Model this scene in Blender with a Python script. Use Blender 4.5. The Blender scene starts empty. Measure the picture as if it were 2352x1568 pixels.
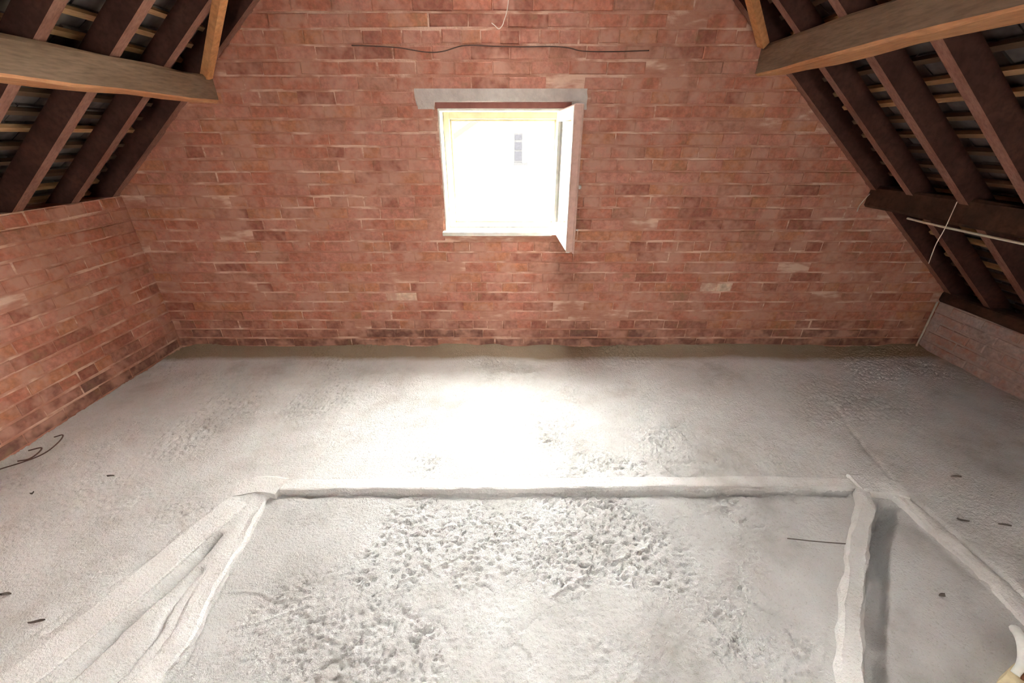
import bpy, math, random
import numpy as np
from mathutils import Vector, Matrix

random.seed(7)
rng = np.random.default_rng(11)
S = bpy.context.scene
C = S.collection

# ------------------------------------------------------------------ camera
CAM_H, FPX = 1.48, 940.0
PITCH = math.atan(471 / 940)
cam = bpy.data.cameras.new('camera'); cam_o = bpy.data.objects.new('camera', cam); C.objects.link(cam_o)
cam.sensor_width = 36; cam.lens = FPX / 2352 * 36; cam.clip_start = .02
cam_o.location = (0, 0, CAM_H); cam_o.rotation_euler = (math.pi / 2 - PITCH, 0, 0)
S.camera = cam_o
# ------------------------------------------------------------------ sky, exposure
world = bpy.data.worlds.new('overcast_sky'); S.world = world; world.use_nodes = True
bg = world.node_tree.nodes['Background']; bg.inputs[0].default_value = (1, .985, .95, 1); bg.inputs[1].default_value = 20
S.view_settings.view_transform = 'Standard'; S.view_settings.look = 'None'
S.view_settings.gamma = 1; S.view_settings.use_curve_mapping = False
S.view_settings.exposure = 2.5
S.cycles.max_bounces = 7; S.cycles.diffuse_bounces = 4; S.cycles.glossy_bounces = 2; S.cycles.transmission_bounces = 4
S.cycles.sample_clamp_indirect = 30; S.cycles.caustics_refractive = False; S.cycles.caustics_reflective = False
S.cycles.use_adaptive_sampling = True; S.cycles.adaptive_threshold = .022

# ------------------------------------------------------------------ main dimensions
YB, YR = 2.87, -2.6            # gable wall face, rear wall face
XL, XR = -2.60, 3.20           # side wall faces
KL, KR = .84, .86              # roof slopes
def roof_u(x): return min(3.32 + KL * x, 3.20 - KR * x)     # underside of the rafters
WIN = (-.455, .357, .867, 1.645)      # window opening in the gable
RWIN = (-.32, .32, 1.02, 1.58)         # unseen window added in the opposite gable to light the brickwork


# ------------------------------------------------------------------ helpers
def mesh(name, v, f, mats=(), smooth=False):
    m = bpy.data.meshes.new(name)
    m.from_pydata([tuple(p) for p in v], [], [tuple(q) for q in f])
    for k in (mats if isinstance(mats, (list, tuple)) else [mats]): m.materials.append(k)
    if smooth: m.polygons.foreach_set('use_smooth', [True] * len(m.polygons))
    m.update()
    return m
def link(name, me, parent=None, loc=(0, 0, 0), rot=(0, 0, 0), scale=(1, 1, 1)):
    o = bpy.data.objects.new(name, me); C.objects.link(o)
    o.location = loc; o.rotation_euler = rot; o.scale = scale
    if parent is not None: o.parent = parent
    return o
def tag(o, label=None, cat=None, group=None, kind=None):
    if label: o['label'] = label
    if cat: o['category'] = cat
    if group: o['group'] = group
    if kind: o['kind'] = kind
    return o
def empty(name, loc=(0, 0, 0)):
    o = bpy.data.objects.new(name, None); C.objects.link(o); o.location = loc; o.empty_display_size = .1
    return o
class MB:
    """collects shapes for one mesh"""
    def __init__(s): s.v = []; s.f = []
    def add(s, v, f):
        n = len(s.v); s.v += [tuple(p) for p in v]; s.f += [tuple(i + n for i in q) for q in f]; return s
    def box(s, x0, x1, y0, y1, z0, z1):
        return s.add([(x0, y0, z0), (x1, y0, z0), (x1, y1, z0), (x0, y1, z0), (x0, y0, z1), (x1, y0, z1), (x1, y1, z1), (x0, y1, z1)],
                     [(0, 3, 2, 1), (4, 5, 6, 7), (0, 1, 5, 4), (1, 2, 6, 5), (2, 3, 7, 6), (3, 0, 4, 7)])
    def cbox(s, x0, x1, y0, y1, z0, z1, c=.004):
        """box with chamfered edges"""
        X = (x0, x1); Y = (y0, y1); Z = (z0, z1); v = []; idx = {}
        for i in (0, 1):
            for j in (0, 1):
                for k in (0, 1):
                    sx, sy, sz = (c if i == 0 else -c), (c if j == 0 else -c), (c if k == 0 else -c)
                    for a in range(3):
                        p = [X[i] + sx, Y[j] + sy, Z[k] + sz]
                        p[a] = (X[i], Y[j], Z[k])[a]
                        idx[(i, j, k, a)] = len(v); v.append(p)
        f = []
        for i in (0, 1): f.append([idx[(i, j, k, 0)] for j, k in ((0, 0), (1, 0), (1, 1), (0, 1))])
        for j in (0, 1): f.append([idx[(i, j, k, 1)] for i, k in ((0, 0), (1, 0), (1, 1), (0, 1))])
        for k in (0, 1): f.append([idx[(i, j, k, 2)] for i, j in ((0, 0), (1, 0), (1, 1), (0, 1))])
        for i in (0, 1):
            for j in (0, 1): f.append([idx[(i, j, 0, 0)], idx[(i, j, 1, 0)], idx[(i, j, 1, 1)], idx[(i, j, 0, 1)]])
        for i in (0, 1):
            for k in (0, 1): f.append([idx[(i, 0, k, 0)], idx[(i, 1, k, 0)], idx[(i, 1, k, 2)], idx[(i, 0, k, 2)]])
        for j in (0, 1):
            for k in (0, 1): f.append([idx[(0, j, k, 1)], idx[(1, j, k, 1)], idx[(1, j, k, 2)], idx[(0, j, k, 2)]])
        for i in (0, 1):
            for j in (0, 1):
                for k in (0, 1): f.append([idx[(i, j, k, 0)], idx[(i, j, k, 1)], idx[(i, j, k, 2)]])
        return s.add(v, f)
    def prism(s, poly, axis, a0, a1):
        """2D polygon extruded along an axis ('y': poly is x,z; 'x': poly is y,z)"""
        n = len(poly)
        P = (lambda p, a: (p[0], a, p[1])) if axis == 'y' else (lambda p, a: (a, p[0], p[1]))
        v = [P(p, a0) for p in poly] + [P(p, a1) for p in poly]
        f = [tuple(range(n)), tuple(range(2 * n - 1, n - 1, -1))] + [(i, i + n, (i + 1) % n + n, (i + 1) % n) for i in range(n)]
        return s.add(v, f)
    def tube(s, pts, r, n=7):
        pts = [Vector(p) for p in pts]; rings = []
        for i, p in enumerate(pts):
            t = (pts[min(i + 1, len(pts) - 1)] - pts[max(i - 1, 0)]).normalized()
            u = t.cross(Vector((.123, .31, .94))).normalized(); w = t.cross(u)
            rr = r[i] if isinstance(r, (list, tuple)) else r
            rings.append([p + u * math.cos(6.2832 * k / n) * rr + w * math.sin(6.2832 * k / n) * rr for k in range(n)])
        v = [q for ring in rings for q in ring]
        f = [(i * n + k, i * n + (k + 1) % n, (i + 1) * n + (k + 1) % n, (i + 1) * n + k) for i in range(len(pts) - 1) for k in range(n)]
        f += [tuple(range(n)), tuple((len(pts) - 1) * n + k for k in range(n))]
        return s.add(v, f)
    def build(s, name, mat, parent=None, loc=(0, 0, 0), rot=(0, 0, 0), smooth=False):
        o = link(name, mesh(name, s.v, s.f, mat, smooth), parent, loc, rot)
        fix_normals(o.data); return o
import bmesh
def fix_normals(me):
    b = bmesh.new(); b.from_mesh(me); bmesh.ops.recalc_face_normals(b, faces=b.faces); b.to_mesh(me); b.free()
def spline(pts, n=8):
    P = [Vector(p) for p in pts]; P = [P[0] * 2 - P[1]] + P + [P[-1] * 2 - P[-2]]; out = []
    for i in range(1, len(P) - 2):
        a, b, c, d = P[i - 1:i + 3]
        for k in range(n):
            t = k / n
            out.append(.5 * ((2 * b) + (c - a) * t + (2 * a - 5 * b + 4 * c - d) * t * t + (3 * b - a - 3 * c + d) * t ** 3))
    out.append(P[-2]); return out
_tab = rng.random((256, 256))
def vnoise(x, y, seed=0):
    x = np.asarray(x, float) + seed * 17.37; y = np.asarray(y, float) + seed * 9.71
    xi = np.floor(x).astype(int); yi = np.floor(y).astype(int); fx = x - xi; fy = y - yi
    fx = fx * fx * fx * (fx * (6 * fx - 15) + 10); fy = fy * fy * fy * (fy * (6 * fy - 15) + 10)
    g = lambda a, b: _tab[a % 256, b % 256]
    return (g(xi, yi) * (1 - fx) + g(xi + 1, yi) * fx) * (1 - fy) + (g(xi, yi + 1) * (1 - fx) + g(xi + 1, yi + 1) * fx) * fy
def fbm(x, y, oct=4, seed=0):
    a, t, s = 0, 0, 1.
    for i in range(oct): a = a + vnoise(x * 2 ** i, y * 2 ** i, seed + i) * s; t += s; s *= .5
    return a / t - .5
def sstep(a, b, x): t = np.clip((x - a) / (b - a), 0, 1); return t * t * (3 - 2 * t)
def pix(p):
    """position of a point in the 2352x1568 frame, only used to rank pieces by how large they show"""
    d = Vector(p) - Vector((0, 0, CAM_H)); c, s = math.cos(PITCH), math.sin(PITCH)
    fw = d.y * c - d.z * s; up = d.y * s + d.z * c
    if fw < .05: return None
    return 1176 + FPX * d.x / fw, 784 - FPX * up / fw
def shown(corners):
    q = [pix(c) for c in corners]
    if any(a is None for a in q): return 0
    if max(a[0] for a in q) < 0 or min(a[0] for a in q) > 2352 or max(a[1] for a in q) < 0 or min(a[1] for a in q) > 1568: return 0
    return abs(sum(q[i][0] * q[(i + 1) % 4][1] - q[(i + 1) % 4][0] * q[i][1] for i in range(4))) / 2

# ------------------------------------------------------------------ materials
def newmat(name, rough=.9, spec=.15):
    m = bpy.data.materials.new(name); m.use_nodes = True
    nt = m.node_tree; b = nt.nodes['Principled BSDF']
    b.inputs['Roughness'].default_value = rough; b.inputs['Specular IOR Level'].default_value = spec
    return m, nt, b
def pos(nt, scale=(1, 1, 1), obj=False):
    if obj:
        g = nt.nodes.new('ShaderNodeTexCoord'); out = g.outputs['Object']
    else:
        g = nt.nodes.new('ShaderNodeNewGeometry'); out = g.outputs['Position']
    mp = nt.nodes.new('ShaderNodeMapping'); mp.inputs['Scale'].default_value = scale
    nt.links.new(out, mp.inputs[0]); return mp.outputs[0]
def noise(nt, vec, scale, detail=4, rough=.6):
    n = nt.nodes.new('ShaderNodeTexNoise'); n.inputs['Scale'].default_value = scale; n.inputs['Detail'].default_value = detail
    n.inputs['Roughness'].default_value = rough; nt.links.new(vec, n.inputs['Vector']); return n.outputs[0]
def ramp(nt, fac, stops):
    r = nt.nodes.new('ShaderNodeValToRGB'); e = r.color_ramp.elements
    while len(e) < len(stops): e.new(.5)
    for k, (p, c) in enumerate(stops): e[k].position = p; e[k].color = (*c, 1) if len(c) == 3 else c
    nt.links.new(fac, r.inputs[0]); return r.outputs[0]
def mix(nt, fac, a, b, mode='MIX'):
    m = nt.nodes.new('ShaderNodeMix'); m.data_type = 'RGBA'; m.blend_type = mode
    for i, val in ((0, fac), (6, a), (7, b)):
        if isinstance(val, (int, float)): m.inputs[i].default_value = val
        elif isinstance(val, tuple): m.inputs[i].default_value = (*val, 1)
        else: nt.links.new(val, m.inputs[i])
    return m.outputs[2]
def bump(nt, b, h, strength=.4, dist=.004):
    n = nt.nodes.new('ShaderNodeBump'); n.inputs['Strength'].default_value = strength; n.inputs['Distance'].default_value = dist
    nt.links.new(h, n.inputs['Height']); nt.links.new(n.outputs[0], b.inputs['Normal'])

MORTAR = (.56, .305, .225)
def brick_mat(name, col):
    m, nt, b = newmat(name, .92, .1); p = pos(nt)
    n2 = noise(nt, p, 34, 2, .7); n3 = noise(nt, p, 6, 3, .7)
    c = mix(nt, ramp(nt, n2, [(.35, (0, 0, 0)), (.7, (1, 1, 1))]), tuple(x * .80 for x in col), tuple(min(1, x * 1.16) for x in col))
    c = mix(nt, ramp(nt, n3, [(.44, (0, 0, 0)), (.62, (.85, .85, .85))]), c, MORTAR)       # mortar smeared over the faces
    c = mix(nt, ramp(nt, n3, [(.28, (.55, .55, .55)), (.40, (0, 0, 0))]), c, (.30, .19, .11))   # old dust
    nt.links.new(c, b.inputs['Base Color']); bump(nt, b, n2, .5, .006); return m
BRICK = [brick_mat('brick_red', (.50, .195, .13)), brick_mat('brick_rose', (.54, .235, .17)), brick_mat('brick_orange', (.52, .225, .13)),
         brick_mat('brick_dark', (.38, .15, .105)), brick_mat('brick_brown', (.45, .21, .145)), brick_mat('brick_buff', (.74, .56, .42)), brick_mat('brick_foot', (.25, .125, .095)), brick_mat('brick_low', (.37, .165, .12))]  # last two are darker tones for the lowest courses
BW = [.36, .25, .19, .10, .10, .0]
def mortar_mat():
    m, nt, b = newmat('mortar', .95, .05); p = pos(nt)
    n1 = noise(nt, pos(nt, (4, 4, 14)), 1.0, 3, .65); n2 = noise(nt, p, 70, 2, .7)
    c = ramp(nt, n1, [(.32, (.44, .20, .14)), (.5, (.54, .28, .20)), (.62, (.74, .50, .38))])
    nt.links.new(c, b.inputs['Base Color']); bump(nt, b, n2, .7, .008); return m
MORT = mortar_mat()
def wood_mat(name, a, b_, scale=(1, 1, 1), rough=.85):
    m, nt, b = newmat(name, rough, .15); p = pos(nt, scale)
    n1 = noise(nt, p, 6, 3, .65); n2 = noise(nt, p, 40, 2, .6)
    c = ramp(nt, n1, [(.3, a), (.7, b_)]); c = mix(nt, ramp(nt, n2, [(.4, (0, 0, 0)), (.75, (.5, .5, .5))]), c, tuple(x * .5 for x in a))
    nt.links.new(c, b.inputs['Base Color']); bump(nt, b, n2, .4, .003); return m
PURLIN = wood_mat('purlin_wood', (.62, .29, .135), (.74, .40, .21), (3, .35, 3))
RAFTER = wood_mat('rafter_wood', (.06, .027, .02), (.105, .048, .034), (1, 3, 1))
BATTEN = wood_mat('batten_wood', (.44, .24, .12), (.58, .36, .20), (3, .4, 3))
def _grime(m):      # some battens are old and dark, some replaced and pale
    nt = m.node_tree; b = nt.nodes['Principled BSDF']; src = b.inputs['Base Color'].links[0].from_socket
    oi = nt.nodes.new('ShaderNodeObjectInfo')
    nt.links.new(mix(nt, ramp(nt, oi.outputs['Random'], [(.25, (0, 0, 0)), (.75, (.85, .85, .85))]), src, (.06, .04, .03)), b.inputs['Base Color'])
_grime(BATTEN)
BRACE = wood_mat('brace_wood', (.62, .27, .11), (.72, .36, .16))
PURLIN_SIDE = wood_mat('shaded_purlin_side', (.22, .15, .10), (.32, .225, .155), (3, .35, 3))  # side faces of the purlins, their shade put into the colour
RAFTER_SOFFIT = wood_mat('rafter_soffit', (.26, .125, .09), (.36, .19, .145), (1, 3, 1))  # paler than the rafter sides, bounced light put into the colour
DARKW = wood_mat('plate_wood', (.05, .028, .018), (.10, .05, .03))
def tile_mat():
    m, nt, b = newmat('clay_tile', .9, .1); p = pos(nt)
    oi = nt.nodes.new('ShaderNodeObjectInfo'); n1 = noise(nt, p, 14, 2, .6)
    c = ramp(nt, n1, [(.3, (.06, .048, .045)), (.7, (.16, .13, .12))])
    c = mix(nt, oi.outputs['Random'], c, mix(nt, .5, c, (.22, .20, .19)))
    nt.links.new(c, b.inputs['Base Color']); bump(nt, b, n1, .5, .004); return m
TILE = tile_mat()
def flat_mat(name, col, rough=.8, spec=.2, n=None):
    m, nt, b = newmat(name, rough, spec); p = pos(nt); t = noise(nt, p, n or 25, 2, .6)
    nt.links.new(ramp(nt, t, [(.3, tuple(x * .8 for x in col)), (.7, col)]), b.inputs['Base Color']); return m
FELT = flat_mat('roof_outer', (.08, .06, .05))
CONC = flat_mat('concrete_lintel', (.62, .55, .50), .95, .05, 18)
_m = CONC.node_tree; bump(_m, _m.nodes['Principled BSDF'], noise(_m, pos(_m), 45, 5, .7), .8, .012)
PAINT = flat_mat('white_paint', (.86, .83, .74), .55, .3, 12)
FRAMEP = flat_mat('cream_frame_paint', (.46, .42, .30), .6, .2, 14)
PAINTPINK = flat_mat('pinkish_edge_paint', (.62, .40, .33), .8, .15, 30)  # darker pinkish tone for the sash edges
HEADW = flat_mat('red_painted_timber', (.36, .15, .12), .8, .15, 20)
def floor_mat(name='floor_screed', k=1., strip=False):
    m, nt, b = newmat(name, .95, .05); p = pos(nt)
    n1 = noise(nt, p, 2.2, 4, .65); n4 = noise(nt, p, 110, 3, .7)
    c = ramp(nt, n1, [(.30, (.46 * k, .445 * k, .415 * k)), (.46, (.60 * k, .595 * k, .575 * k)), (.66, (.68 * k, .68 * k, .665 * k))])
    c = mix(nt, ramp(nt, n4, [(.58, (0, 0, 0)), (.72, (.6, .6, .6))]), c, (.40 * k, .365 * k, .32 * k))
    if strip:       # browner, darker strip of floor along the gable, with an uneven edge
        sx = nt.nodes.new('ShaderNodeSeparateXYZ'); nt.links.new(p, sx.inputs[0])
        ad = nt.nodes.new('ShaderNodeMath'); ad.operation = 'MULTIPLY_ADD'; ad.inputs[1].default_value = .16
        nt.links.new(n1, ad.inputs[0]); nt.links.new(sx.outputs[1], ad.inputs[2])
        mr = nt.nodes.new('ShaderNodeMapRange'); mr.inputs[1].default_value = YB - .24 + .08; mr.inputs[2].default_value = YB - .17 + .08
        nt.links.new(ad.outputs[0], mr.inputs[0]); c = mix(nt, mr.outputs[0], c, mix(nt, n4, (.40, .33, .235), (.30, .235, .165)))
    nt.links.new(c, b.inputs['Base Color']); bump(nt, b, n4, .85, .008); return m
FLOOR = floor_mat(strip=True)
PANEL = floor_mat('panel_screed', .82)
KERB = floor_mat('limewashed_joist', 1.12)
DARK = flat_mat('dark_scrap', (.12, .10, .085)); BLACKC = flat_mat('dark_cable', (.13, .075, .06), .7)
WHITEC = flat_mat('pale_cable', (.72, .66, .56), .6); STRING = flat_mat('pale_string', (.80, .70, .60), .8)
CREAM = flat_mat('cream_card', (.78, .69, .45), .85, .1, 30); RUST = flat_mat('rusty_brown', (.20, .09, .05))
BRASS = flat_mat('pale_metal', (.80, .76, .74), .35, .6)

# ------------------------------------------------------------------ floor
def polyline_ridge(X, Y, pts, w, amp):
    d = np.full(X.shape, 9.)
    for (ax, ay), (bx, by) in zip(pts[:-1], pts[1:]):
        t = np.clip(((X - ax) * (bx - ax) + (Y - ay) * (by - ay)) / ((bx - ax) ** 2 + (by - ay) ** 2 + 1e-9), 0, 1)
        d = np.minimum(d, np.hypot(X - ax - t * (bx - ax), Y - ay - t * (by - ay)))
    return amp * np.exp(-(d / w) ** 2)
GROOVES = [([(-1.12, 1.392), (-.6, 1.388), (-.1, 1.395), (.5, 1.392), (1.1, 1.398), (1.58, 1.40)], .004, -.035),
           ([(-1.228, 1.16), (-1.245, 1.05), (-1.268, .96), (-1.302, .86), (-1.335, .75), (-1.37, .62), (-1.41, .45)], .011, -.06),
           ([(-1.20, 1.0), (-1.21, .88), (-1.20, .78), (-1.22, .66), (-1.24, .5)], .009, -.035),
           ([(-1.085, 1.0), (-1.075, .85), (-1.055, .72), (-1.06, .6)], .004, -.03),
           ([(-1.345, 1.30), (-1.42, 1.12), (-1.50, .95), (-1.57, .80)], .005, -.020),
           ([(1.72, 1.33), (1.628, 1.25), (1.468, 1.08), (1.368, .97), (1.258, .84), (1.172, .73), (1.105, .63), (1.03, .5)], .027, -.085),
           ([(1.835, 1.37), (1.845, 1.18), (1.85, 1.02), (1.84, .86)], .005, -.030)]
def trench(X, Y, pts, w, depth, soft):
    d = -np.log(np.maximum(polyline_ridge(X, Y, pts, 1., 1.), 1e-300)); d = np.sqrt(np.maximum(d, 0))
    return depth / (1 + np.exp(np.clip((d - w) / soft, -40, 40)))
def floor_z(X, Y):
    X = np.asarray(X, float); Y = np.asarray(Y, float)
    wob = .012 * fbm(X * 9, Y * 9, 3, 31)
    panel = sstep(-1.19, -1.12, X) * (1 - sstep(1.755, 1.79, X)) * (1 - sstep(1.385, 1.425, Y + wob))
    z = -.020 * panel
    z = z + .022 * fbm(X * 1.6, Y * 1.6, 3, 1) * (1 - .4 * panel) + .010 * fbm(X * 6, Y * 6, 4, 4)
    rough = sstep(-.07, .12, fbm(X * 1.5 + 3, Y * 1.5, 3, 8)) * .85 + .15
    peb = fbm(X * 38, Y * 38, 3, 12)
    fine = fbm(X * 95, Y * 95, 2, 14)
    z = z + rough * (.0028 * peb + .0085 * fine - .013 * sstep(.22, .32, vnoise(X * 100, Y * 100, 21) - .5 + .35 * fine) * sstep(-.1, .15, fbm(X * 3, Y * 3, 2, 77)))
    streak = fbm((X * .8 + Y * .6) * 5, (Y * .8 - X * .6) * 26, 3, 17)
    z = z + .006 * streak
    wx, wy = .03 * fbm(X * 13, Y * 13, 3, 91), .03 * fbm(X * 13, Y * 13, 3, 95)
    for pts, w, a in RIDGES: z = z + polyline_ridge(X + wx * .5, Y + wy * .5, pts, w * .55, a * .7)
    for pts, w, a in GROOVES: z = z + trench(X + wx, Y + wy, pts, w, a, .0035) * (.35 + 1.3 * vnoise(X * 7, Y * 7, 88))
    z = z + .02 * sstep(.10, .0, YB - Y) * sstep(-.2, .2, fbm(X * 4, Y * 4, 3, 40))
    return z
RIDGES = [([(-.44, .96), (-.345, 1.01), (-.20, 1.08), (-.085, 1.15), (.005, 1.155)], .009, .009),
          ([(-.40, 1.19), (-.255, 1.22), (-.09, 1.22), (.06, 1.18), (.185, 1.08), (.27, 1.04)], .010, .007),
          ([(.145, .915), (.235, .975), (.39, 1.05), (.54, 1.115), (.615, 1.18)], .010, .010),
          ([(-1.04, .935), (-.93, .935), (-.85, .905), (-.74, .915)], .007, .008),
          ([(-.98, .80), (-.82, .85), (-.72, .89)], .007, .006),
          ([(-.1, 1.86), (.03, 1.80), (.10, 1.73)], .008, -.008),
          ([(.62, 1.2), (.72, 1.26), (.95, 1.31)], .008, .006),
          ([(-.05, .70), (-.03, .745), (.03, .755), (.06, .72), (.055, .69)], .006, -.007),
          ([(.43, .70), (.46, .9), (.43, 1.05)], .010, .006),
          ([(-1.30, 1.25), (-1.50, .98), (-1.66, .70)], .02, -.012),
          ([(1.99, 2.1), (1.9, 1.75), (1.84, 1.45)], .03, -.010)]
xs = np.linspace(XL - .12, XR + .12, 920)
ys = np.concatenate([np.linspace(YR - .1, .35, 40), np.arange(.36, 1.47, .0052), np.arange(1.472, YB + .06, .0085)])
GX, GY = np.meshgrid(xs, ys); GZ = floor_z(GX, GY)
nx, ny = len(xs), len(ys)
vv = np.stack([GX.ravel(), GY.ravel(), GZ.ravel()], 1)
ii = (np.arange(ny - 1)[:, None] * nx + np.arange(nx - 1)[None]).ravel()
ff = np.stack([ii, ii + 1, ii + nx + 1, ii + nx], 1)
fm = bpy.data.meshes.new('floor'); fm.vertices.add(len(vv)); fm.vertices.foreach_set('co', vv.ravel())
fm.loops.add(ff.size); fm.loops.foreach_set('vertex_index', ff.ravel().astype(np.int32))
fm.polygons.add(len(ff)); fm.polygons.foreach_set('loop_start', np.arange(0, ff.size, 4, dtype=np.int32))
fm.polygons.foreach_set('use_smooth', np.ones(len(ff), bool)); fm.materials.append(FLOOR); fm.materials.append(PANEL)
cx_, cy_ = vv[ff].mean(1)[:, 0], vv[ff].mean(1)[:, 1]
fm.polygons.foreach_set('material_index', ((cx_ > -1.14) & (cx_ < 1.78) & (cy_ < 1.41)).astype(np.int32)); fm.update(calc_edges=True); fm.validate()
floor = tag(link('floor', fm), 'rough limewashed screed floor with pits and trowel ridges', kind='structure')
def fz(x, y): return float(floor_z(np.array([x]), np.array([y]))[0])

# ------------------------------------------------------------------ brick walls
def brick_mesh(L, H, D, seed):
    r = random.Random(seed); j = lambda a: r.uniform(-a, a); c = .006
    v = []
    for y, ins in ((0, 0), (-D + .005, 0), (-D, c)):
        for sx, sz in ((-1, -1), (1, -1), (1, 1), (-1, 1)):
            v.append((sx * (L / 2 - ins) + j(.0025), y + (j(.0018) if ins else 0), sz * (H / 2 - ins * .8) + j(.0022)))
    f = [(8, 9, 10, 11)]
    for a in (0, 4):
        f += [(a + k, a + (k + 1) % 4, a + 4 + (k + 1) % 4, a + 4 + k) for k in range(4)]
    return v, f
PROTO = {}
for kind, L in (('s', .215), ('h', .1025)):
    for q in range(5):
        v, f = brick_mesh(L, .064, .022, 100 * q + len(kind) + int(L * 1000))
        for mi, mt in enumerate(BRICK): PROTO[(kind, q, mi)] = (mesh('brick', v, f, mt), v, f)
def brick_run(u0, u1, zmax_of, hole=None, offset=0):
    """course by course, brick centre (u, z), length and kind on a wall"""
    out = []; row = 0; z = .0375
    while z < 3.4:
        kind = 'h' if row % 4 == 2 else 's'; P = .1125 if kind == 'h' else .225
        u = u0 + (-.1125 if (row % 2 and kind == 's') else 0) + (.05625 if kind == 'h' else 0) + offset + random.uniform(-.02, .02)
        while u < u1:
            a, b = max(u + .0015, u0), min(u + P - .0015, u1)
            segs = [(a, b)]
            if hole and hole[2] - .03 < z < hole[3] + .03:
                segs = [(s0, s1) for s0, s1 in ((a, min(b, hole[0])), (max(a, hole[1]), b)) if s1 - s0 > .03]
            for s0, s1 in segs:
                if s1 - s0 > .03 and z + .02 < min(zmax_of(s0), zmax_of(s1)):
                    out.append(((s0 + s1) / 2 + random.uniform(-.003, .003), z + random.uniform(-.0025, .0025), s1 - s0, kind))
            u += P
        row += 1; z += .075
    return out
def foot_tone(z, mi):        # darker bricks towards the foot of the wall
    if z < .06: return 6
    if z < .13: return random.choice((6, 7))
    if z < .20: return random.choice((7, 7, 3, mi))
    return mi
DUSTY = brick_mat('brick_dusty', (.56, .45, .41)); DUSTM = flat_mat('dusty_mortar', (.58, .46, .41), .95, .05, 30)
def lay(wall, bricks, place, rotz, limit=300, special=None, dust=False):
    ranked = []
    for b in bricks:
        u, z, L, k = b
        ranked.append((shown([place(u + sx * L / 2, z + sz * .032, 0) for sx, sz in ((-1, -1), (1, -1), (1, 1), (-1, 1))]), b))
    ranked.sort(key=lambda t: -t[0])
    rest_v, rest_f, rest_m = [], [], []
    for i, (area, (u, z, L, k)) in enumerate(ranked):
        q = random.randrange(5); mi = random.choices(range(6), BW)[0]; mi = mi if dust else foot_tone(z, mi)
        if special: mi = special(u, z, mi)
        me, v, f = PROTO[(k, q, mi)]
        sc = L / (.215 if k == 's' else .1025); dy = random.uniform(-.003, .0035) + (.010 if random.random() < .04 else 0)
        if dust:
            me = me.copy(); me.materials[0] = DUSTY
        if i < limit and area > 0:
            link('brick', me, wall, place(u, z, dy), (0, random.uniform(-.014, .014), rotz), (sc, 1, 1))
        else:
            n = len(rest_v); cr, sr = math.cos(rotz), math.sin(rotz); o = place(u, z, dy)
            rest_v += [(o[0] + p[0] * sc * cr - p[1] * sr, o[1] + p[0] * sc * sr + p[1] * cr, o[2] + p[2]) for p in v]
            rest_f += [tuple(a + n for a in t) for t in f]; rest_m += [mi] * len(f)
    if rest_f:
        me = mesh('brick', rest_v, rest_f, [DUSTY] * 8 if dust else BRICK); me.polygons.foreach_set('material_index', rest_m); fix_normals(me)
        tag(link('brick', me, wall), kind='stuff')

T = .225
def gable(name, y0, y1, hole):
    x0, x1 = XL - .3, XR + .3; g = lambda x: roof_u(x) + .235; xr = -.0706; a, b, c, d = hole
    m = MB()
    m.prism([(x0, -.2), (a, -.2), (a, g(a)), (x0, g(x0))], 'y', y0, y1)
    m.prism([(b, -.2), (x1, -.2), (x1, g(x1)), (b, g(b))], 'y', y0, y1)
    m.prism([(a, -.2), (b, -.2), (b, c), (a, c)], 'y', y0, y1)
    m.prism([(a, d), (b, d), (b, g(b)), (xr, g(xr)), (a, g(a))], 'y', y0, y1)
    o = m.build(name, MORT); return o
wall_back = tag(gable('wall_back', YB, YB + T, WIN), 'red brick gable wall around the small open window', kind='structure')
LINT = (-.58, .457, 1.638, 1.735)
def special(u, z, mi):
    if abs(z - .4125) < .03 and abs(u + .77) < .09: return 5
    if abs(z - .6375) < .03 and .5 < u < .74: return 5 if random.random() < .6 else 1
    if abs(z - .4875) < .03 and 1.42 < u < 1.6: return 5
    return mi
bk = [b for b in brick_run(XL, XR, lambda x: roof_u(x) + .14, (WIN[0] - .012, WIN[1] + .012, WIN[2], WIN[3]))
      if not (LINT[2] < b[1] < LINT[3] and LINT[0] - b[2] / 2 < b[0] < LINT[1] + b[2] / 2)]
# bricks left and right of the lintel, cut to its ends
for z in (1.6875,):
    for a, b in ((-.80, LINT[0] - .012), (LINT[1] + .012, .68)): bk.append(((a + b) / 2, z, b - a - .01, 's'))
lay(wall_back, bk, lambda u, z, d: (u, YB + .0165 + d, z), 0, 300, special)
wall_left = MB().prism([(XL, -.2), (XL, 1.125), (XL - .2, 1.125), (XL - .2, 1.30), (XL - .3, 1.22), (XL - .3, -.2)], 'y', YR - .2, YB + .1).build('wall_left', MORT)
tag(wall_left, 'brick side wall rising to the roof slope', kind='structure')
bl = [b for b in brick_run(.6, YB - .005, lambda u: 1.16) if b[1] < 1.13]
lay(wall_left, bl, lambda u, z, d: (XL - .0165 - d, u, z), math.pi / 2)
wall_right = MB().prism([(XR, -.2), (XR, .375), (XR + .2, .375), (XR + .2, .58), (XR + .3, .5), (XR + .3, -.2)], 'y', YR - .2, YB + .1).build('wall_right', DUSTM)
tag(wall_right, 'low brick side wall under the eaves', kind='structure')
br = [b for b in brick_run(.5, YB - .005, lambda u: .41) if b[1] < .37]
lay(wall_right, br, lambda u, z, d: (XR + .0165 + d, u, z), -math.pi / 2, dust=True)
wall_rear = tag(gable('wall_rear', YR - T, YR, RWIN), 'opposite brick gable wall', kind='structure')

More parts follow.
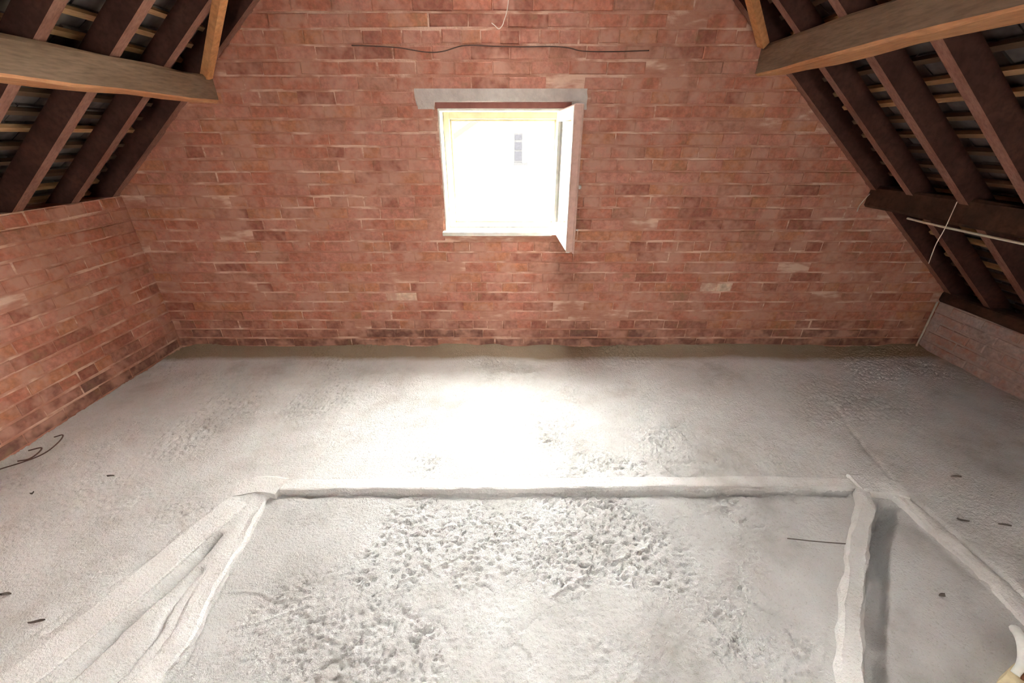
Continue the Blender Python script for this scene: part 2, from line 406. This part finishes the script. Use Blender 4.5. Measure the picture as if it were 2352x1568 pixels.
# lintel over the window: rough cast concrete with turned-down ends
def lumpy(me, amp, scale, seed):
    b = bmesh.new(); b.from_mesh(me); bmesh.ops.subdivide_edges(b, edges=[e for e in b.edges if e.calc_length() > .03], cuts=5, use_grid_fill=True)
    co = np.array([v.co for v in b.verts]); n = [fbm(co[:, a] * scale, co[:, (a + 2) % 3] * scale + co[:, 1] * scale, 3, seed + a) for a in range(3)]
    for i, v in enumerate(b.verts): v.co += Vector((n[0][i], n[1][i] * .5, n[2][i])) * amp
    b.to_mesh(me); b.free()
m = MB().box(LINT[0], LINT[1], YB - .014, YB + .1, 1.665, 1.732); m.box(LINT[0], -.470, YB - .012, YB + .05, 1.628, 1.668); m.box(.368, LINT[1], YB - .012, YB + .05, 1.626, 1.668)
lint = m.build('lintel', CONC, wall_back); lumpy(lint.data, .022, 14, 3)
MB().cbox(-.466, .366, YB - .004, YB + T, 1.630, 1.668).build('head_timber', HEADW, wall_back)

# ------------------------------------------------------------------ window in the gable
win = tag(empty('window_1', ((WIN[0] + WIN[1]) / 2, YB, WIN[2])), 'small white casement window standing open in the brick gable', kind='structure')
def wpart(mb, name, mat, parent=win):
    o = mb.build(name, mat, parent); off = Vector(win.location)
    o.data.transform(Matrix.Translation(-off)); return o
x0, x1, z0, z1 = WIN[0], WIN[1], WIN[2], 1.632
fy0, fy1 = YB + .11, YB + .18
i0, i1, j0, j1 = x0 + .012, x1 - .03, z0 + .032, z1 - .014     # inside of the white lining boards
wpart(MB().cbox(x0, i0, YB - .006, YB + T, j0, j1, .002), 'lining', PAINT)
wpart(MB().cbox(i1, x1, YB + .0, YB + T, j0, j1, .002), 'lining', PAINT)
wpart(MB().cbox(x0, x1 - .012, YB - .006, YB + T, j1, z1, .002), 'lining', PAINT)
wpart(MB().cbox(i0, i0 + .040, fy0, fy1, j0, j1, .003), 'jamb', FRAMEP)
wpart(MB().cbox(i1 - .040, i1, fy0, fy1, j0, j1, .003), 'jamb', FRAMEP)
wpart(MB().cbox(i0 + .040, i1 - .040, fy0, fy1, j1 - .040, j1, .003), 'head', FRAMEP)
wpart(MB().cbox(i0 + .040, i1 - .040, fy0, fy1, j0, j0 + .030, .003), 'bottom_rail', FRAMEP)
wpart(MB().cbox(i0 + .040, i0 + .052, fy0 + .03, fy1 + .01, j0 + .030, j1 - .040, .002), 'stop', FRAMEP)
wpart(MB().cbox(i1 - .052, i1 - .040, fy0 + .03, fy1 + .01, j0 + .030, j1 - .040, .002), 'stop', FRAMEP)
wpart(MB().cbox(i0 + .052, i1 - .052, fy0 + .03, fy1 + .01, j1 - .052, j1 - .040, .002), 'stop', FRAMEP)
wpart(MB().cbox(i0 + .052, i1 - .052, fy0 + .03, fy1 + .01, j0 + .030, j0 + .044, .002), 'stop', FRAMEP)
wpart(MB().cbox(x0 - .02, x1 - .085, YB - .045, YB + T + .03, z0 + .002, z0 + .031, .004), 'sill', PAINT)
# open sash, hinged on the far jamb and swung into the attic
sash = empty('sash'); sash.parent = win
hx, hy = x1 - .075, YB + .045
sash.location = Vector((hx, hy, z0 + .03)) - Vector(win.location); sash.rotation_euler = (0, 0, math.radians(-91 - 180 + 182))
SW, SH, ST = .61, z1 - z0 - .045, .036     # sash along local +x before turning
sash.rotation_euler = (0, 0, math.radians(-88))
def sp(name, mat, *b): return MB().cbox(*b, .003).build(name, mat, sash)
sp('stile', PAINT, 0, .05, 0, ST, 0, SH)
sp('stile', PAINT, SW - .055, SW - .001, 0, ST, 0, SH)
sp('rail', PAINT, .05, SW - .055, 0, ST, 0, .06)
sp('rail', PAINT, .05, SW - .055, 0, ST, SH - .055, SH)
sp('meeting_edge', PAINTPINK, SW - .002, SW + .006, .002, ST + .004, -.004, SH + .004)
sp('edge_bead', PAINTPINK, SW - .004, SW + .016, ST + .001, ST + .012, -.012, SH + .004)
sp('top_edge', PAINTPINK, .0, SW + .010, .004, ST + .006, SH - .001, SH + .006)
gm, nt, b = newmat('glass', .02, .5); b.inputs['Transmission Weight'].default_value = 1; b.inputs['Base Color'].default_value = (.95, .97, .95, 1); b.inputs['IOR'].default_value = 1.45
pane = MB().box(.045, SW - .05, ST * .45, ST * .45 + .004, .055, SH - .05).build('pane', gm, sash)
hd = MB().tube([(SW - .03, ST, SH * .47), (SW - .03, ST + .022, SH * .47)], .007, 10); hd.tube([(SW - .03, ST + .020, SH * .47), (SW - .03, ST + .027, SH * .47), (SW - .03, ST + .034, SH * .47)], [.008, .012, .006], 12)
hd.build('knob', BRASS, sash, smooth=True)
MB().tube([(SW - .015, ST, SH * .16), (SW - .015, ST + .03, SH * .16)], .005, 8).build('catch', BRASS, sash)
MB().tube([(SW - .02, ST * .5, -.012), (SW - .02, ST * .5, .004)], .012, 10).build('bottom_bolt', BRASS, sash)
# added rear window, out of view, throwing light on the brick gable
w2 = tag(empty('window_fill', (0, YR, RWIN[2])), 'added unseen window in the opposite gable for fill light', kind='structure')
a, b_, c, d = RWIN
for bx in ((a, a + .06, c, d), (b_ - .06, b_, c, d), (a, b_, c, c + .06), (a, b_, d - .06, d), (-.03, .03, c, d)):
    o = MB().cbox(bx[0], bx[1], YR - .12, YR - .05, bx[2], bx[3], .004).build('frame', PAINT, w2); o.data.transform(Matrix.Translation(-Vector(w2.location)))

# ------------------------------------------------------------------ roof slopes: rafters, battens, tiles, outer skin
def soffit(o, paler):
    """underside in clean wood, sides darker: light and shade put into the colour"""
    o.data.materials.append(paler)
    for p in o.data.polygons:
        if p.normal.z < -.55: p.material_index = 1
XRG = -.0706; ZRG = 3.32 + KL * XRG
def slope(side):
    k = KL if side < 0 else KR; q = math.sqrt(1 + k * k)
    ds = Vector((side / q, 0, -k / q)); dn = Vector((side * k / q, 0, 1 / q))
    return ds, dn
def spt(side, s, y, n):
    ds, dn = slope(side); return Vector((XRG, y, ZRG)) + ds * s + dn * n
def sbox(side, s0, s1, ya, yb, n0, n1, jit=0):
    P = [spt(side, s, y, n) for n in (n0, n1) for s, y in ((s0, ya), (s1, ya), (s1, yb), (s0, yb))]
    return P, [(0, 3, 2, 1), (4, 5, 6, 7), (0, 1, 5, 4), (1, 2, 6, 5), (2, 3, 7, 6), (3, 0, 4, 7)]
RAF_Y = [2.54 - .33 * i for i in range(15)]
GAUGE = .112
for side, nm, lab in ((-1, 'roof_left', 'dark underside of the tiled roof slope above the tall side wall'), (1, 'roof_right', 'dark underside of the tiled roof slope above the low side wall')):
    Ls = (abs((XL if side < 0 else XR) - XRG) + .42) * math.sqrt(1 + (KL if side < 0 else KR) ** 2)
    ds, dn = slope(side)
    v, f = sbox(side, -.06, Ls + .2, YR - .3, YB + .3, .185, .215)
    roof = MB().add(v, f).build(nm, FELT); tag(roof, lab, kind='structure')
    rm = {}
    for i, y in enumerate(RAF_Y):
        w = .05; v, f = sbox(side, -.02, Ls, y + random.uniform(-.006, .006), y + w + random.uniform(-.004, .004), random.uniform(-.004, .004), .10)
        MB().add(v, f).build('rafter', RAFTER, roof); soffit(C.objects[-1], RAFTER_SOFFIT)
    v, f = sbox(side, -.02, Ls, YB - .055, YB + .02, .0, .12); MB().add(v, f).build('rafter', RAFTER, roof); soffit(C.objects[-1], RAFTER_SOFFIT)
    nb = int(Ls / GAUGE)
    # battens: alike pieces share a mesh
    bmesh_ = mesh('batten', *[(lambda P: P)(q) for q in sbox(side, -.013, .013, YR - .2, YB + .1, .1, .122)], BATTEN); fix_normals(bmesh_)
    for i in range(nb):
        p = ds * ((i + .45) * GAUGE + random.uniform(-.006, .006))
        link('batten', bmesh_, roof, p)
    # tiles
    tl, tt = .262, .012
    def tv(y0, wj=0):
        P = []
        for n in (0, tt):
            for s, y in ((-.012, -.081), (tl, -.081), (tl, .081), (-.012, .081)):
                P.append(ds * s + Vector((0, y, 0)) + dn * (n + (s / tl) * .034))
        return P, [(0, 3, 2, 1), (4, 5, 6, 7), (0, 1, 5, 4), (1, 2, 6, 5), (2, 3, 7, 6), (3, 0, 4, 7)]
    tme = mesh('tile', *tv(0), TILE); fix_normals(tme)
    cand = []
    for i in range(nb):
        y = YB + .02 - (.084 if i % 2 else 0)
        while y > -.2:
            s0 = (i + .45) * GAUGE; o = spt(side, s0, y, .126)
            cand.append((shown([spt(side, s0 + a, y + c_, .126) for a, c_ in ((0, -.08), (.11, -.08), (.11, .08), (0, .08))]), o)); y -= .168
    cand.sort(key=lambda t: -t[0]); rest = MB()
    for i, (a_, o) in enumerate(cand):
        o = o + Vector((0, random.uniform(-.003, .003), 0)) + ds * random.uniform(-.008, .008)
        if i < 300 and a_ > 0:
            link('tile', tme, roof, o, (random.uniform(-.012, .012), 0, random.uniform(-.012, .012)))
        else:
            P, F = tv(0); rest.add([p + o for p in P], F)
    tag(rest.build('tile', TILE, roof), kind='stuff')
MB().cbox(XRG - .02, XRG + .02, YR - .1, YB + .1, ZRG - .12, ZRG + .08).build('ridge_board', DARKW, bpy.data.objects['roof_left'])

# ------------------------------------------------------------------ purlins, braces, wall plate
def beam(name, sec, y0, y1, mat, label, cat='beam', n=24, amp=.006, seed=0):
    """long timber along y with a hand-cut, slightly wavy section"""
    r = random.Random(seed); k = len(sec); v, f = [], []
    cx = sum(p[0] for p in sec) / k; cz = sum(p[1] for p in sec) / k
    for i in range(n + 1):
        y = y0 + (y1 - y0) * i / n
        for j, p in enumerate(sec): v.append((p[0] - cx + r.uniform(-amp, amp), y - y0, p[1] - cz + r.uniform(-amp, amp)))
    for i in range(n):
        for j in range(k): f.append((i * k + j, i * k + (j + 1) % k, (i + 1) * k + (j + 1) % k, (i + 1) * k + j))
    f += [tuple(range(k)), tuple(n * k + j for j in range(k))]
    me = mesh(name, v, f, mat); fix_normals(me); o = link(name, me, None, (cx, y0, cz))
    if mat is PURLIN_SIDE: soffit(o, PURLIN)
    return tag(o, label, cat)
def ch(x0, x1, z0, z1, c=.012): return [(x0 + c, z0), (x1 - c, z0), (x1, z0 + c), (x1, z1 - c), (x1 - c, z1), (x0 + c, z1), (x0, z1 - c), (x0, z0 + c)]
beam('purlin', ch(-1.965, -1.775, 1.665, 1.80), YR, YB - .002, PURLIN_SIDE, 'thick brown timber purlin on the roof slope above the tall brick side wall', seed=1)
beam('purlin', ch(1.435, 1.615, 1.80, 1.945), YR, YB - .002, PURLIN_SIDE, 'thick orange-brown timber purlin, upper one on the slope above the low side wall', seed=2)
beam('purlin', ch(2.365, 2.51, 1.055, 1.19), YR, YB - .002, DARKW, 'dark lower purlin with a pale cable along it, near the low side wall', seed=3)
beam('wall_plate', ch(XR - .015, XR + .10, .378, .455), YR, YB - .002, DARKW, 'dark timber plate lying on top of the low brick side wall', seed=4)
def brace(side, s0, y0, s1, y1, label):
    a, b = spt(side, s0, y0, -.022), spt(side, s1, y1, -.022); ds, dn = slope(side)
    t = (b - a).normalized(); w = t.cross(dn).normalized()
    m = MB(); v = [p - a + w * sw * .024 + dn * sn * .020 for p in (a, b) for sw, sn in ((-1, -1), (1, -1), (1, 1), (-1, 1))]
    m.add(v, [(0, 1, 2, 3), (7, 6, 5, 4), (0, 4, 5, 1), (1, 5, 6, 2), (2, 6, 7, 3), (3, 7, 4, 0)])
    tag(m.build('roof_brace', BRACE, None, a), label, 'brace')
def s_of_x(side, x): return abs(x - XRG) * math.sqrt(1 + (KL if side < 0 else KR) ** 2)
brace(-1, s_of_x(-1, -1.80), 2.83, s_of_x(-1, -.25), 1.62, 'slanting orange timber brace meeting the purlin above the tall side wall')
brace(1, s_of_x(1, 1.44), 2.83, s_of_x(1, .15), 1.75, 'slanting orange timber brace meeting the upper purlin above the low side wall')

# ------------------------------------------------------------------ joists and ridges on the floor
def kerb(name, pts, w, h, label, seed, drop=.06, prof=None, jag=.006):
    P = spline([(p[0], p[1], p[2] if len(p) > 2 else 0) for p in pts], 24); base = P[0].copy(); prof = prof or [(-1, -1), (-.96, .75), (-.72, 1), (0, 1.02), (.72, 1), (.96, .75), (1, -1)]
    v, f = [], []; k = len(prof); n = len(P)
    for i, p in enumerate(P):
        t = (P[min(i + 1, n - 1)] - P[max(i - 1, 0)]); t.z = 0; t.normalize(); u = Vector((t.y, -t.x, 0)); L = i * (P[1] - P[0]).length
        for j, (a, b) in enumerate(prof):
            e = fbm(np.array([L * 14 + j * 5.3]), np.array([seed * 3.1 + j]), 3, 50)[0]; e2 = fbm(np.array([L * 9 + 40]), np.array([seed * 1.7 + j * .6]), 3, 60)[0]
            q = p + u * (a * w / 2 + e * jag * 2.2); q.z = p.z + (b * h if b > 0 else b * drop) + (e2 * jag * 1.6 if b > 0 else 0)
            v.append(q - base)
    for i in range(n - 1):
        for j in range(k - 1): f.append((i * k + j, i * k + j + 1, (i + 1) * k + j + 1, (i + 1) * k + j))
    f += [tuple(range(k)), tuple((n - 1) * k + j for j in range(k))]
    me = mesh(name, v, f, KERB); fix_normals(me)
    return tag(link(name, me, None, base), label, 'joist')
kerb('floor_joist', [(-1.27, 1.425), (-.9, 1.43), (-.35, 1.432), (.0, 1.435), (.67, 1.445), (1.35, 1.45), (1.79, 1.425)], .066, .012, 'long limewashed joist edge crossing the floor below the window', 1,
     prof=[(-1, -.4), (-.96, .6), (-.7, .95), (0, 1.), (.8, .9), (.97, .6), (1, -1)])
kerb('floor_joist', [(-1.165, 1.385, -.03), (-1.14, 1.20, -.03), (-1.135, 1.05, -.03), (-1.125, .9, -.032), (-1.10, .78, -.034), (-1.12, .66, -.034), (-1.13, .5, -.034)], .085, .030,
     'flat pale joist square to the cross joist, beside the slanting plank', 2, jag=.011)
kerb('floor_joist', [(-1.22, 1.36, -.012), (-1.295, 1.19, -.012), (-1.37, .98, -.014), (-1.44, .80, -.016), (-1.52, .62, -.018), (-1.60, .45, -.02)], .115, .026,
     'slanting grey plank with a sharp pale edge, fanning out from the joist corner', 3, jag=.004, prof=[(-1, -1), (-.99, .6), (-.9, .75), (0, .8), (.8, 1.05), (.9, 1.0), (1, -1)])
kerb('floor_joist', [(1.625, 1.385, -.04), (1.56, 1.28, -.04), (1.40, 1.11, -.04), (1.305, 1.0, -.04), (1.19, .865, -.04), (1.10, .75, -.04), (1.03, .645, -.04), (.95, .5, -.04)], .066, .062,
     'raised white joist running diagonally with a dark groove alongside', 4, jag=.012)
kerb('floor_joist', [(1.775, 1.40, -.01), (1.79, 1.2, -.012), (1.795, 1.04, -.014), (1.78, .87, -.02), (1.76, .7, -.03)], .055, .022,
     'thin low joist ridge at the outer side of the diagonal white joist', 5, jag=.009)
kerb('floor_joist', [(-1.29, 1.40, -.005), (-1.24, 1.415, -.002), (-1.16, 1.425, .0), (-1.08, 1.415, -.004)], .10, .024, 'short pale mortar-capped block at the corner of two joists', 6, jag=.010)
kerb('floor_joist', [(1.62, 1.43, .0), (1.72, 1.425, .0), (1.82, 1.39, -.004)], .11, .026, 'short pale block capping the corner above the diagonal joist', 7, jag=.010)

# ------------------------------------------------------------------ cables, pipe, cords
def cord(name, pts, r, mat, label, cat, n=8, k=7):
    P = spline(pts, n); b = P[0].copy(); o = MB().tube([p - b for p in P], r, k).build(name, mat, None, b, smooth=True); return tag(o, label, cat)
yc = YB - .010
cord('wall_cable', [(-.92, yc, 1.946), (-.80, yc, 1.943), (-.65, yc, 1.935), (-.50, yc, 1.915), (-.40, yc, 1.918), (-.27, yc, 1.946), (-.1, yc, 1.942), (.035, yc, 1.94), (.236, yc, 1.941), (.33, yc, 1.934), (.413, yc, 1.919), (.6, yc, 1.917), (.79, yc, 1.922)], 0.0032, BLACKC, 'thin dark cable sagging across the brick gable above the window', 'cable')
cord('hanging_string', [(-.013, YB - .05, 2.45), (-.019, YB - .05, 2.15), (-.045, YB - .05, 2.05), (-.062, YB - .05, 2.022), (-.077, YB - .05, 2.016), (-.095, YB - .05, 2.03), (-.113, YB - .05, 2.042)], .0024, STRING, 'pale string with a hooked end hanging high above the window', 'string')
cord('purlin_cable', [(2.348, 2.50, 1.045), (2.346, 2.3, 1.04), (2.346, 1.9, 1.039), (2.346, 1.4, 1.038), (2.346, .6, 1.04)], .006, WHITEC, 'pale cable stretched along the dark lower purlin', 'cable')
cord('thread', [(2.322, 2.235, 1.175), (2.325, 2.237, 1.04), (2.318, 2.238, .95), (2.325, 2.237, .845)], .0022, STRING, 'thin pale thread dangling from the dark lower purlin', 'thread')
cord('purlin_loop', [(2.36, YB - .02, 1.14), (2.33, YB - .04, 1.12), (2.305, YB - .04, 1.07), (2.31, YB - .03, 1.03)], .0028, STRING, 'small loop of pale string at the gable end of the dark purlin', 'string')
cord('corner_pipe', [(XR - .045, YB - .03, -.01), (XR - .045, YB - .03, .15), (XR - .05, YB - .03, .385)], .0065, WHITEC, 'thin white pipe standing in the corner of gable and low wall', 'pipe')
cord('wire_loop', [(-2.53, 1.66, .01), (-2.47, 1.67, .02), (-2.445, 1.63, .02), (-2.46, 1.595, .012), (-2.50, 1.58, .012)], .0035, BLACKC, 'dark curled wire, smaller loop on the floor by the tall side wall', 'wire')
cord('wire_loop', [(-2.50, 1.765, .012), (-2.44, 1.76, .03), (-2.415, 1.71, .025), (-2.42, 1.64, .014), (-2.46, 1.58, .012), (-2.56, 1.50, .012)], .003, BLACKC, 'dark curled wire, larger loop on the floor by the tall side wall', 'wire')
cord('twig', [(1.142, 1.152, fz(1.142, 1.152) + .012), (1.25, 1.137, fz(1.25, 1.137) + .014), (1.36, 1.12, fz(1.36, 1.12) + .014)], [.0022] * 17, DARK, 'thin dark twig lying on the screed beside the diagonal joist', 'twig')

# dark scraps lying on the floor
def scrap(x, y, a, l, w, label):
    n = 7; z = fz(x, y) + .007; v = []; l *= .8; w *= .85
    for i in range(n):
        t = i / (n - 1) - .5; ww = w * (1 - (2 * t) ** 2 * .85); bend = .18 * l * math.sin(5 * t + x * 7) * .4; up = .006 * math.sin(3 * t + x * 9)
        v += [(t * l, bend - ww, up), (t * l, bend + ww, up + .002), (t * l, bend, up + .007)]
    f = [(i * 3 + j, i * 3 + (j + 1) % 3, i * 3 + 3 + (j + 1) % 3, i * 3 + 3 + j) for i in range(n - 1) for j in range(3)] + [(0, 1, 2), (n * 3 - 3, n * 3 - 2, n * 3 - 1)]
    o = MB().add(v, f).build('bark_scrap', DARK, None, (x, y, z), (0, 0, a)); tag(o, label, 'scrap', 'dark scraps on the floor')
scrap(-1.624, .824, .3, .055, .006, 'curved black scrap on the floor beside the slanting plank, largest of its kind')
scrap(-1.823, .91, .2, .035, .007, 'short dark scrap on the floor between the curved black scrap and the tall side wall')
scrap(-1.947, 1.481, -.1, .05, .004, 'thin dark sliver on the pale floor level with the cross joist')
scrap(-2.218, 1.378, .4, .022, .007, 'small dark crumb on the floor near the curled wires')
scrap(1.556, .913, .2, .03, .008, 'dark green-black crumb between the diagonal joist and the thin ridge')
scrap(2.157, 1.484, -.3, .045, .005, 'dark sliver on the shaded floor just past the cross joist end')
scrap(1.941, 1.232, -.5, .05, .006, 'dark sliver on the floor outside the thin joist ridge')
scrap(2.10, 1.21, -.6, .045, .005, 'outermost dark sliver on the floor beside the low side wall')

# cream carton with a curled white strap, cut by the frame corner
box = tag(empty('cream_carton', (1.60, .60, -.01)), 'crumpled cream carton with a curled white strap, on the floor beyond the diagonal joist', 'carton')
m = MB(); q = [(-.28, -.04), (-.19, .02), (-.044, .088), (.15, .10), (.20, -.25), (-.25, -.30)]
m.prism([(0, 0), (1, 0), (1, 1), (0, 1)], 'y', 0, 1); m.v, m.f = [], []
top = [(a, b, .045 + .01 * math.sin(9 * a)) for a, b in q]; n = len(q)
m.add([(a, b, -.01) for a, b in q] + top + [(0, -.08, .065)], [(i, (i + 1) % n, n + (i + 1) % n, n + i) for i in range(n)] + [(n + i, n + (i + 1) % n, 2 * n) for i in range(n)] + [tuple(range(n))])
body = m.build('carton_body', CREAM, box); lumpy(body.data, .014, 16, 5)
st = spline([(.0, .154, .09), (-.028, .122, .105), (-.053, .09, .10), (-.078, .062, .085), (-.098, .048, .055)], 8)
m = MB(); wd = [.014 - .004 * i / len(st) for i in range(len(st))]
m.tube(st, wd, 9); m.build('strap', flat_mat('white_strap', (.85, .86, .82), .5, .3), box, smooth=True)
for k, (a, b) in enumerate(((-.085, .035), (-.055, .02), (-.03, .045))):
    MB().tube([(a, b, .05), (a + .012, b + .01, .062), (a + .024, b + .006, .056)], [.006, .009, .005], 7).build('stain_lump', RUST, box, smooth=True)

# ------------------------------------------------------------------ neighbouring house outside
RENDER = flat_mat('white_render', (.50, .49, .47), .9, .05, 3); GREYW = flat_mat('dark_window', (.010, .010, .011), 1, 0); GREYF = flat_mat('grey_frame', (.014, .014, .014), 1, 0)
YH = 12.0
house = tag(empty('house', (0, YH, -3.2)), 'white rendered neighbouring house seen through the open window', 'house')
def hp(m, name, mat, par=house):
    o = m.build(name, mat, par); o.data.transform(Matrix.Translation((0, -YH, 3.2))); return o
hp(MB().prism([(-4.5, -3.2), (5, -3.2), (5, 3.6), (2.2, 3.7), (-1.0, 1.79), (-4.5, -.35)], 'y', YH, YH + 5), 'wall', RENDER)
hp(MB().prism([(-4.7, -.55), (-4.7, -.40), (2.2, 3.82), (5.2, 3.72), (5.2, 3.60), (2.2, 3.68)], 'y', YH - .12, YH + 5), 'roof', flat_mat('cream_verge', (.015, .014, .0105), .9, .05))
hw = hp(MB().box(.05, .28, YH - .02, YH + .03, .84, 1.56), 'window', GREYF)
for zz in ((.90, 1.12), (1.16, 1.34), (1.40, 1.52)):
    o = MB().box(.075, .255, YH - .03, YH - .015, *zz).build('pane', GREYW, hw); o.data.transform(Matrix.Translation((0, -YH, 3.2)))
hp(MB().box(.04, .42, YH - .08, YH, .78, .85), 'window_sill', GREYF)
ground = tag(MB().box(-30, 30, 3.3, 45, -3.4, -3.2).build('ground', flat_mat('yard', (.10, .11, .08))), 'yard outside below the window', kind='structure')
